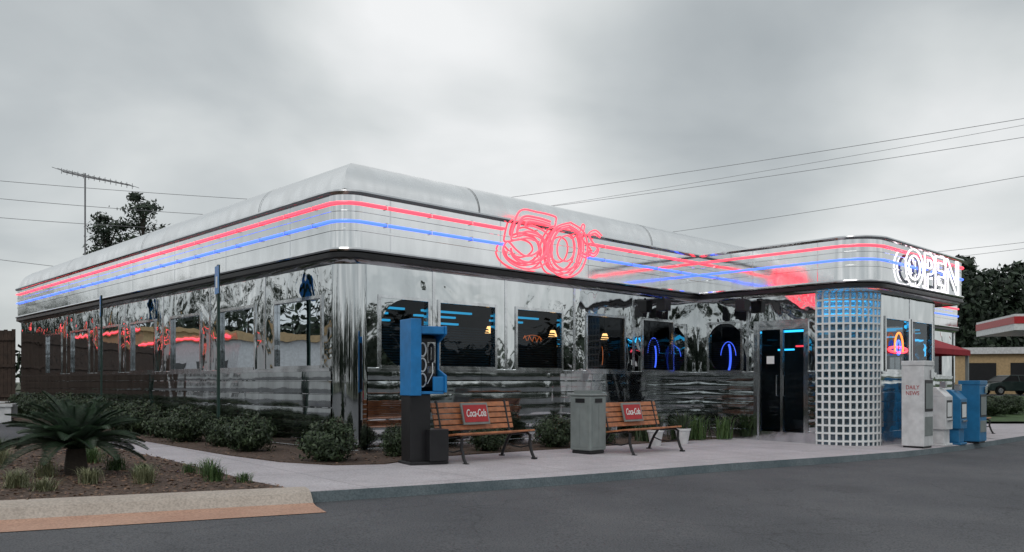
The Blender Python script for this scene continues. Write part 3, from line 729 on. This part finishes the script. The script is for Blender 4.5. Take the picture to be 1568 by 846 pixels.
for poly,x0,x1,y0,y1,n in ((island,-9,-2.3,6,14,10000),(bedpoly,-10,4,11,20,4500)):
    for i in range(n):
        x,y=rr.uniform(x0,x1),rr.uniform(y0,y1)
        if not inpoly(x,y,poly): continue
        a=rr.uniform(0,6.28); s=rr.uniform(.012,.04); z=g(x,y)+.024+rr.random()*.02; dz=rr.uniform(-.01,.015)
        c,sn=math.cos(a)*s,math.sin(a)*s
        mb.add([(x-c,y-sn,z),(x+sn*.4,y-c*.4,z+dz),(x+c,y+sn,z+.004),(x-sn*.4,y+c*.4,z-dz*.5)],[(0,1,2,3)],'litter')
mb.obj('mulch_litter')
E=empty('sago_palm',(-5.15,9.75,g(-5.15,9.75)))
mb=MB(); rr=random.Random(9)
nf=64
for k in range(nf):
    az=k*2.39996; q=k/nf; el=math.radians(82-62*q**.9)+rr.uniform(-.08,.08); L=rr.uniform(.76,1.0)*(.8+.2*q)
    p=Vector((0,0,.3)); pts=[]; e=el
    nseg=14
    for i in range(nseg+1):
        pts.append(p.copy()); 
        d=Vector((math.cos(az)*math.cos(e),math.sin(az)*math.cos(e),math.sin(e))); p=p+d*L/nseg; e-=(.05+.03*q)
    mb.tube([tuple(x) for x in pts],.008,'palm',n=5,r2=.003)
    side=Vector((-math.sin(az),math.cos(az),0))
    for j in range(2,56):
        t=j/56*nseg; i=min(int(t),nseg-1); f=t-i; b=pts[i].lerp(pts[i+1],f); tan=(pts[i+1]-pts[i]).normalized(); up=side.cross(tan)*-1
        if up.z<0: up=-up
        l=.16*math.sin(math.pi*min(1,.12+.86*j/56))**.6*rr.uniform(.85,1.1)
        for s in (-1,1):
            tip=b+(side*s*.82+tan*.5+up*.32)*l; w=tan*.004
            mid=b.lerp(tip,.6)+up*.006
            mb.add([tuple(b-w),tuple(b+w),tuple(mid+w),tuple(tip),tuple(mid-w)],[(0,1,2,3,4)],'palm')
mb.obj('fronds',E)
mb=MB(); mb.tube([(0,0,-.05),(0,0,.15),(0,0,.32)],.14,'bark',n=12,r2=.1); mb.obj('trunk',E,smooth=60)
E=empty('wooden_fence',(-16.6,27.6,g(-16.6,27.6)-.1),math.radians(172))
mb=MB(); x=0; rr=random.Random(2)
while x<18:
    mb.box(x,x+.135,-.01+rr.uniform(-.006,.006),.012,0,2.75+rr.uniform(-.03,.03),'fence'); x+=.145
for z in (.5,1.5,2.4): mb.box(0,18,.014,.06,z,z+.1,'fence')
mb.obj('planks_and_rails',E)
for i,(x,y) in enumerate(((-13.6,21.9),(-14.6,24.0))):
    E=empty('white_planter' if i==0 else 'white_planter.001',(x,y,g(x,y)-.12),.3); mb=MB(); mb.box(-.35,.35,-.3,.3,0,.42,'white'); mb.box(-.39,.39,-.34,.34,.42,.5,'white'); mb.box(-.3,.3,-.26,.26,.5,.505,'mulch'); mb.obj('box',E,bevel=.02)
E=empty('tv_antenna',(-18.1,35,0)); mb=MB()
mb.tube([(0,0,-.2),(0,0,10.0)],.035,'wire'); mb.tube([(-1.0,.1,10.1),(0,0,9.85),(2.0,-.2,9.45)],.028,'wire')
for i in range(14):
    t=i/13; x=-1.0+3*t; z=10.1-.65*t; l=.55 if i<5 else .4
    mb.tube([(x-.1,-l,z+.02),(x+.1,l,z+.02)],.012,'wire',n=5)
    mb.tube([(x,0,z-.12),(x,0,z+.12)],.012,'wire',n=5)
mb.obj('mast_and_boom',E)
def line(a,b,sag=.5,ext=(1,.4),r=.013):
    a=Vector(a);b=Vector(b);d=b-a;p0=a-d*ext[0];p1=b+d*ext[1]; pts=[]
    for k in range(31):
        t=k/30; p=p0.lerp(p1,t); p.z-=sag*(4*t*(1-t))-sag*.8; pts.append(tuple(p))
    mbw.tube(pts,r,'wire',n=5)
mbw=MB()
line((.6,48.6,12.2),(21.7,35,12.2)); line((3.9,51.1,12.3),(23.6,38,12.3)); line((2.6,50.5,12.05),(23.0,38,12.75),r=.010)
line((11.5,52.8,11),(24.8,40,11)); line((27,53.7,9.65),(31,50,9.65),ext=(3,2)); line((27,55,9.3),(31,51.5,9.4),ext=(3,2),r=.012)
line((-24.8,40,10.87),(-14.6,43.6,10.87),ext=(.5,.8),sag=.2); line((-24.8,40,10),(-17.5,43,10),ext=(.5,1),sag=.2); line((-24.8,40,9.06),(-19.6,41.7,9.06),ext=(.5,1.6),sag=.2); line((-27.2,40,7.4),(-25.1,43.9,7.4),ext=(1,1),sag=.1)
mbw.obj('power_lines')
# ---------------------------------------------------------------- trees
def tree(name,x,y,h,cr,base,n,size,seed,tall=1.0,lobes=9,lump=.4):
    E=empty(name,(x,y,g(x,y)-.15)); rr=random.Random(seed); mb=MB()
    mb.tube([(0,0,0),(.1,0,h*.4),(-.05,.1,h*.75),(0,0,h*.93)],h*.018,'bark',n=8,r2=h*.005)
    lb=MB()
    for i in range(lobes):
        t=(i+.5)/lobes; z=base+(h-base)*t; w=cr*math.sin(math.pi*(.15+.75*t))**.7
        a=i*2.4+rr.random(); r=w*rr.uniform(.25,.65)
        c=(math.cos(a)*r,math.sin(a)*r,z)
        mb.tube([(0,0,z-.12*h),(c[0]*.5,c[1]*.5,z-.05*h),c],h*.006,'bark',n=5,r2=h*.002)
        s=w*rr.uniform(.45,.7)
        leaves(lb,c,(s,s,s*.6*tall),n//lobes,size,'leaftree',.25,seed*17+i,lump)
    mb.obj('trunk_and_limbs',E); lb.obj('crown',E); return E
tree('pine_tree',-29.3,60,13.2,2.3,8.2,2800,.15,1,lobes=10)
tree('pine_tree.001',-26.8,60,14.8,2.2,8.5,2800,.15,4,lobes=10)
k=0
for x,y,h,c in ((44,82,12.8,5),(50,84,12.5,5.5),(56,86,12.0,5.5),(47.5,90,12,6),(62,85,12,6)):
    k+=1; tree('oak_tree' if k==1 else 'oak_tree.%03d'%(k-1),x,y,h,c,3.5,4200,.36,30+k,lobes=16)
def treemass(name,pts,h,seed):
    mb=MB(); rr=random.Random(seed)
    for i,(x,y) in enumerate(pts):
        hh=h*rr.uniform(.6,1.25); z=g(x,y)
        mb.tube([(x,y,z-.2),(x,y,z+hh*.6)],.2,'bark',n=6)
        leaves(mb,(x,y,z+hh*.5),(hh*.45,hh*.45,hh*.52),420,.6,'leaftree',.3,seed+i,.5)
    mb.obj(name)
def rowpts(p0,p1,n,j=2): 
    r=random.Random(n); return [(p0[0]+(p1[0]-p0[0])*k/(n-1)+r.uniform(-j,j),p0[1]+(p1[1]-p0[1])*k/(n-1)+r.uniform(-j,j)) for k in range(n)]
treemass('distant_tree_row',rowpts((22,-38),(90,40),30),7,100)
treemass('distant_tree_row.001',rowpts((-60,-30),(22,-38),28),7,200)
treemass('distant_tree_row.002',rowpts((-62,-28),(-82,75),30),10.5,300)
treemass('distant_tree_row.003',rowpts((-60,95),(-18,110),10),7,400)
def bl(name,u0,v0,u1,v1,h,wall,trim,added_neon=False,face='u'):
    E=empty(name,(CX,CY,0),A0); mb=MB()
    mb.box(u0,u1,v0,v1,-1,h,wall); mb.box(u0-.2,u1+.2,v0-.2,v1+.2,h,h+.35,trim)
    mb.obj('walls',E)
    mb=MB()
    if face=='u':
        v=v0+1
        while v<v1-2: mb.box(u1+.002,u1+.05,v,v+1.4,1.0,2.4,'black'); mb.box(u1+.002,u1+.03,v-.08,v-.01,.9,2.5,'trim'); v+=3
        if added_neon: mb.tube([(u1+.3,v0,h+.15),(u1+.3,v1,h+.15)],.07,'red')  # added out-of-view red tube on the eaves, for red streaks in the chrome
    mb.obj('openings',E)
    return E
bl('white_store_building',-24,34,-14,50,3.6,'white','tan',True)
bl('tan_store_building',-30,54,-16,84,5.0,'tan','tan',True)
E=empty('gas_station',(33.5,56,g(33,56)),-.25)
mb=MB(); mb.box(-1,16,-5,3,4.05,4.45,'white'); mb.box(-1.03,16,-5.03,3.03,4.45,4.9,'signred'); mb.box(-1,16,-5,3,4.9,5.05,'white')
for x in (1,6,13): mb.box(x,x+.4,-1,-.6,-.5,4.05,'white')
mb.obj('canopy',E)
mb=MB(); mb.box(-2,18,9,16,-.5,3.0,'tan'); mb.box(-2.2,18.2,8.7,16.3,3.0,3.5,'white')
for x in (0,3,6,9): mb.box(x,x+2,8.94,8.99,.4,2.3,'black')
mb.obj('shop',E)
E=place('red_awning',17.0,-1.6); mb=MB()
mb.add([(x,y,z) for x in (-2.2,2.2) for y,z in ((-1.3,2.15),(1.6,2.15),(1.6,2.3),(.2,2.85),(-1.3,2.3))],[(0,1,2,3,4)[::-1],(5,6,7,8,9),(0,5,9,4)[::-1],(4,9,8,3)[::-1],(3,8,7,2)[::-1]],'redcloth')
mb.obj('canvas',E)
mb=MB()
for x in (-2.1,2.1): mb.box(x-.04,x+.04,-1.28,-1.2,-.1,2.2,'graymetal'); 
mb.obj('posts',E)
def car(name,x,y,rot,paint):
    E=empty(name,(x,y,g(x,y)-.12),rot)
    mb=MB()
    side=[(-2.2,.35),(-2.25,.6),(-2.15,.82),(-1.5,.92),(-.75,.98),(.9,.98),(1.6,.93),(2.15,.88),(2.25,.6),(2.2,.32),(1.75,.28),(1.7,.5),(1.35,.66),(1.0,.5),(.95,.28),(-.95,.28),(-1.0,.5),(-1.35,.66),(-1.7,.5),(-1.75,.28)]
    n=len(side)
    mb.add([(a,-.85,b) for a,b in side]+[(a,.85,b) for a,b in side],[tuple(range(n)),tuple(range(2*n-1,n-1,-1))]+[(i,n+i,n+(i+1)%n,(i+1)%n) for i in range(n)],paint)
    mb.obj('body',E,bevel=.05)
    mb=MB()
    def cab(x0,x1,x2,x3,w0,w1,z0,z1,m):
        vs=[(x0,-w0,z0),(x3,-w0,z0),(x3,w0,z0),(x0,w0,z0),(x1,-w1,z1),(x2,-w1,z1),(x2,w1,z1),(x1,w1,z1)]
        mb.add(vs,[(4,5,6,7),(0,1,5,4),(1,2,6,5),(2,3,7,6),(3,0,4,7)],m)
    cab(-1.25,-.5,.85,1.45,.8,.64,.96,1.38,'black'); mb.obj('windows',E)
    mb=MB(); cab(-.55,-.5,.85,.92,.645,.635,1.37,1.43,paint)
    for s in (-1,1):
        for a,b in ((.15,.1),(-1.2,-.5),(1.4,.86)): mb.tube([(a,s*.8,.97),(b,s*.645,1.39)],.035,paint,n=6)
    mb.obj('roof_and_pillars',E,bevel=.02)
    mb=MB()
    for xx in (-1.35,1.35):
        for s in (-1,1):
            mb.tube([(xx,s*.66,.32),(xx,s*.86,.32)],.32,'rubber',n=20); mb.tube([(xx,s*.85,.32),(xx,s*.875,.32)],.19,'trim',n=16)
    mb.obj('wheels',E)
    mb=MB()
    for s in (-1,1): mb.box(-2.26,-2.2,s*.6-.15,s*.6+.15,.62,.76,'mortar'); mb.box(2.18,2.24,s*.62-.14,s*.62+.14,.62,.76,'signred')
    mb.obj('lamps',E)
car('parked_car',36.2,60,.1,'cardark'); car('parked_car.001',33.0,66,.1,'carwhite'); car('parked_car.002',43,61,.2,'carred')
car('parked_car.003',33,3,1.2,'carwhite'); car('parked_car.004',36,12,1.3,'cardark'); car('parked_car.005',40,20,1.2,'carred'); car('parked_car.006',30,-6,1.1,'carred'); car('parked_car.007',-30,16,.8,'cardark'); car('parked_car.008',-14,-12,.3,'carwhite')
for i,(x,y) in enumerate(((20.5,34),(21.9,34.5),(23.2,35),(19.2,33))):
    ob=bpy.data.objects.new('shrub.%03d'%cnt[0],shr[i%4].data); COL.objects.link(ob); cnt[0]+=1
    ob.location=(x,y,g(x,y)-.05); ob.scale=(1.4,1.4,1.2)
# ---------------------------------------------------------------- world
w=bpy.data.worlds.new('World'); scene.world=w; w.use_nodes=True; nt=w.node_tree; bg=nt.nodes['Background']
sky=N(nt,'ShaderNodeTexSky'); sky.sky_type='NISHITA'; sky.sun_disc=False; sky.sun_elevation=math.radians(48); sky.sun_rotation=math.radians(-20)
tc=N(nt,'ShaderNodeTexCoord'); sp=N(nt,'ShaderNodeSeparateXYZ'); nt.links.new(tc.outputs['Generated'],sp.inputs[0])
mz=N(nt,'ShaderNodeMath',operation='MAXIMUM'); mz.inputs[1].default_value=0; nt.links.new(sp.outputs[2],mz.inputs[0])
az=N(nt,'ShaderNodeMath',operation='ADD'); az.inputs[1].default_value=.3; nt.links.new(mz.outputs[0],az.inputs[0])
dx=N(nt,'ShaderNodeMath',operation='DIVIDE'); nt.links.new(sp.outputs[0],dx.inputs[0]); nt.links.new(az.outputs[0],dx.inputs[1])
dy=N(nt,'ShaderNodeMath',operation='DIVIDE'); nt.links.new(sp.outputs[1],dy.inputs[0]); nt.links.new(az.outputs[0],dy.inputs[1])
cb=N(nt,'ShaderNodeCombineXYZ'); nt.links.new(dx.outputs[0],cb.inputs[0]); nt.links.new(dy.outputs[0],cb.inputs[1])
no=N(nt,'ShaderNodeTexNoise'); no.inputs['Scale'].default_value=1.5; no.inputs['Detail'].default_value=6; no.inputs['Roughness'].default_value=.45; no.inputs['Distortion'].default_value=.3
nt.links.new(cb.outputs[0],no.inputs['Vector'])
nq=N(nt,'ShaderNodeTexNoise'); nq.inputs['Scale'].default_value=3.5; nq.inputs['Detail'].default_value=4
nt.links.new(tc.outputs['Generated'],nq.inputs['Vector'])
def blob(dirv,lo,hi,amt,prev):
    v=Vector(dirv).normalized()
    nz=N(nt,'ShaderNodeVectorMath',operation='MULTIPLY_ADD'); nz.inputs[1].default_value=(.22,.22,.22); nt.links.new(nq.outputs['Color'],nz.inputs[0]); nt.links.new(tc.outputs['Generated'],nz.inputs[2])
    sb=N(nt,'ShaderNodeVectorMath',operation='SUBTRACT'); sb.inputs[1].default_value=(.11,.11,.11); nt.links.new(nz.outputs[0],sb.inputs[0])
    nn=N(nt,'ShaderNodeVectorMath',operation='NORMALIZE'); nt.links.new(sb.outputs[0],nn.inputs[0])
    d=N(nt,'ShaderNodeVectorMath',operation='DOT_PRODUCT'); d.inputs[1].default_value=v; nt.links.new(nn.outputs[0],d.inputs[0])
    mr=N(nt,'ShaderNodeMapRange',interpolation_type='SMOOTHSTEP'); mr.inputs[1].default_value=lo; mr.inputs[2].default_value=hi; mr.inputs[3].default_value=0; mr.inputs[4].default_value=amt
    nt.links.new(d.outputs['Value'],mr.inputs[0])
    a=N(nt,'ShaderNodeMath',operation='ADD'); nt.links.new(prev,a.inputs[0]); nt.links.new(mr.outputs[0],a.inputs[1]); return a.outputs[0]
f=no.outputs['Fac']
f=blob((-.06,1,.36),.955,1.0,.20,f)
f=blob((.25,1,.34),.975,1.0,-.17,f)
f=blob((-.5,1,.28),.94,1.0,-.10,f)
f=blob((.5,1,.2),.95,1.0,.08,f)
r=ramp(nt,f,[(.22,(.39,.425,.44)),(.40,(.52,.555,.565)),(.55,(.67,.70,.70)),(.75,(.91,.92,.92))])
sm=N(nt,'ShaderNodeVectorMath',operation='SCALE'); sm.inputs['Scale'].default_value=.09; nt.links.new(sky.outputs[0],sm.inputs[0])
mx=N(nt,'ShaderNodeMix',data_type='RGBA'); mx.inputs[0].default_value=.94
nt.links.new(sm.outputs[0],mx.inputs[6]); nt.links.new(r.outputs[0],mx.inputs[7]); nt.links.new(mx.outputs[2],bg.inputs[0]); bg.inputs[1].default_value=1.0
sd=bpy.data.lights.new('sun','SUN'); sd.energy=.8; sd.angle=math.radians(30); sd.color=(1,.96,.92)
so=bpy.data.objects.new('sun',sd); COL.objects.link(so); so.rotation_euler=(math.radians(42),0,math.radians(-20))
cd=bpy.data.cameras.new('camera'); cam=bpy.data.objects.new('camera',cd); COL.objects.link(cam); scene.camera=cam
cam.location=(0,0,1.15); cam.rotation_euler=(math.pi/2,0,0); cd.sensor_width=36; cd.lens=36*1264/1568; cd.shift_y=.1035; cd.clip_end=6000; cd.clip_start=.05
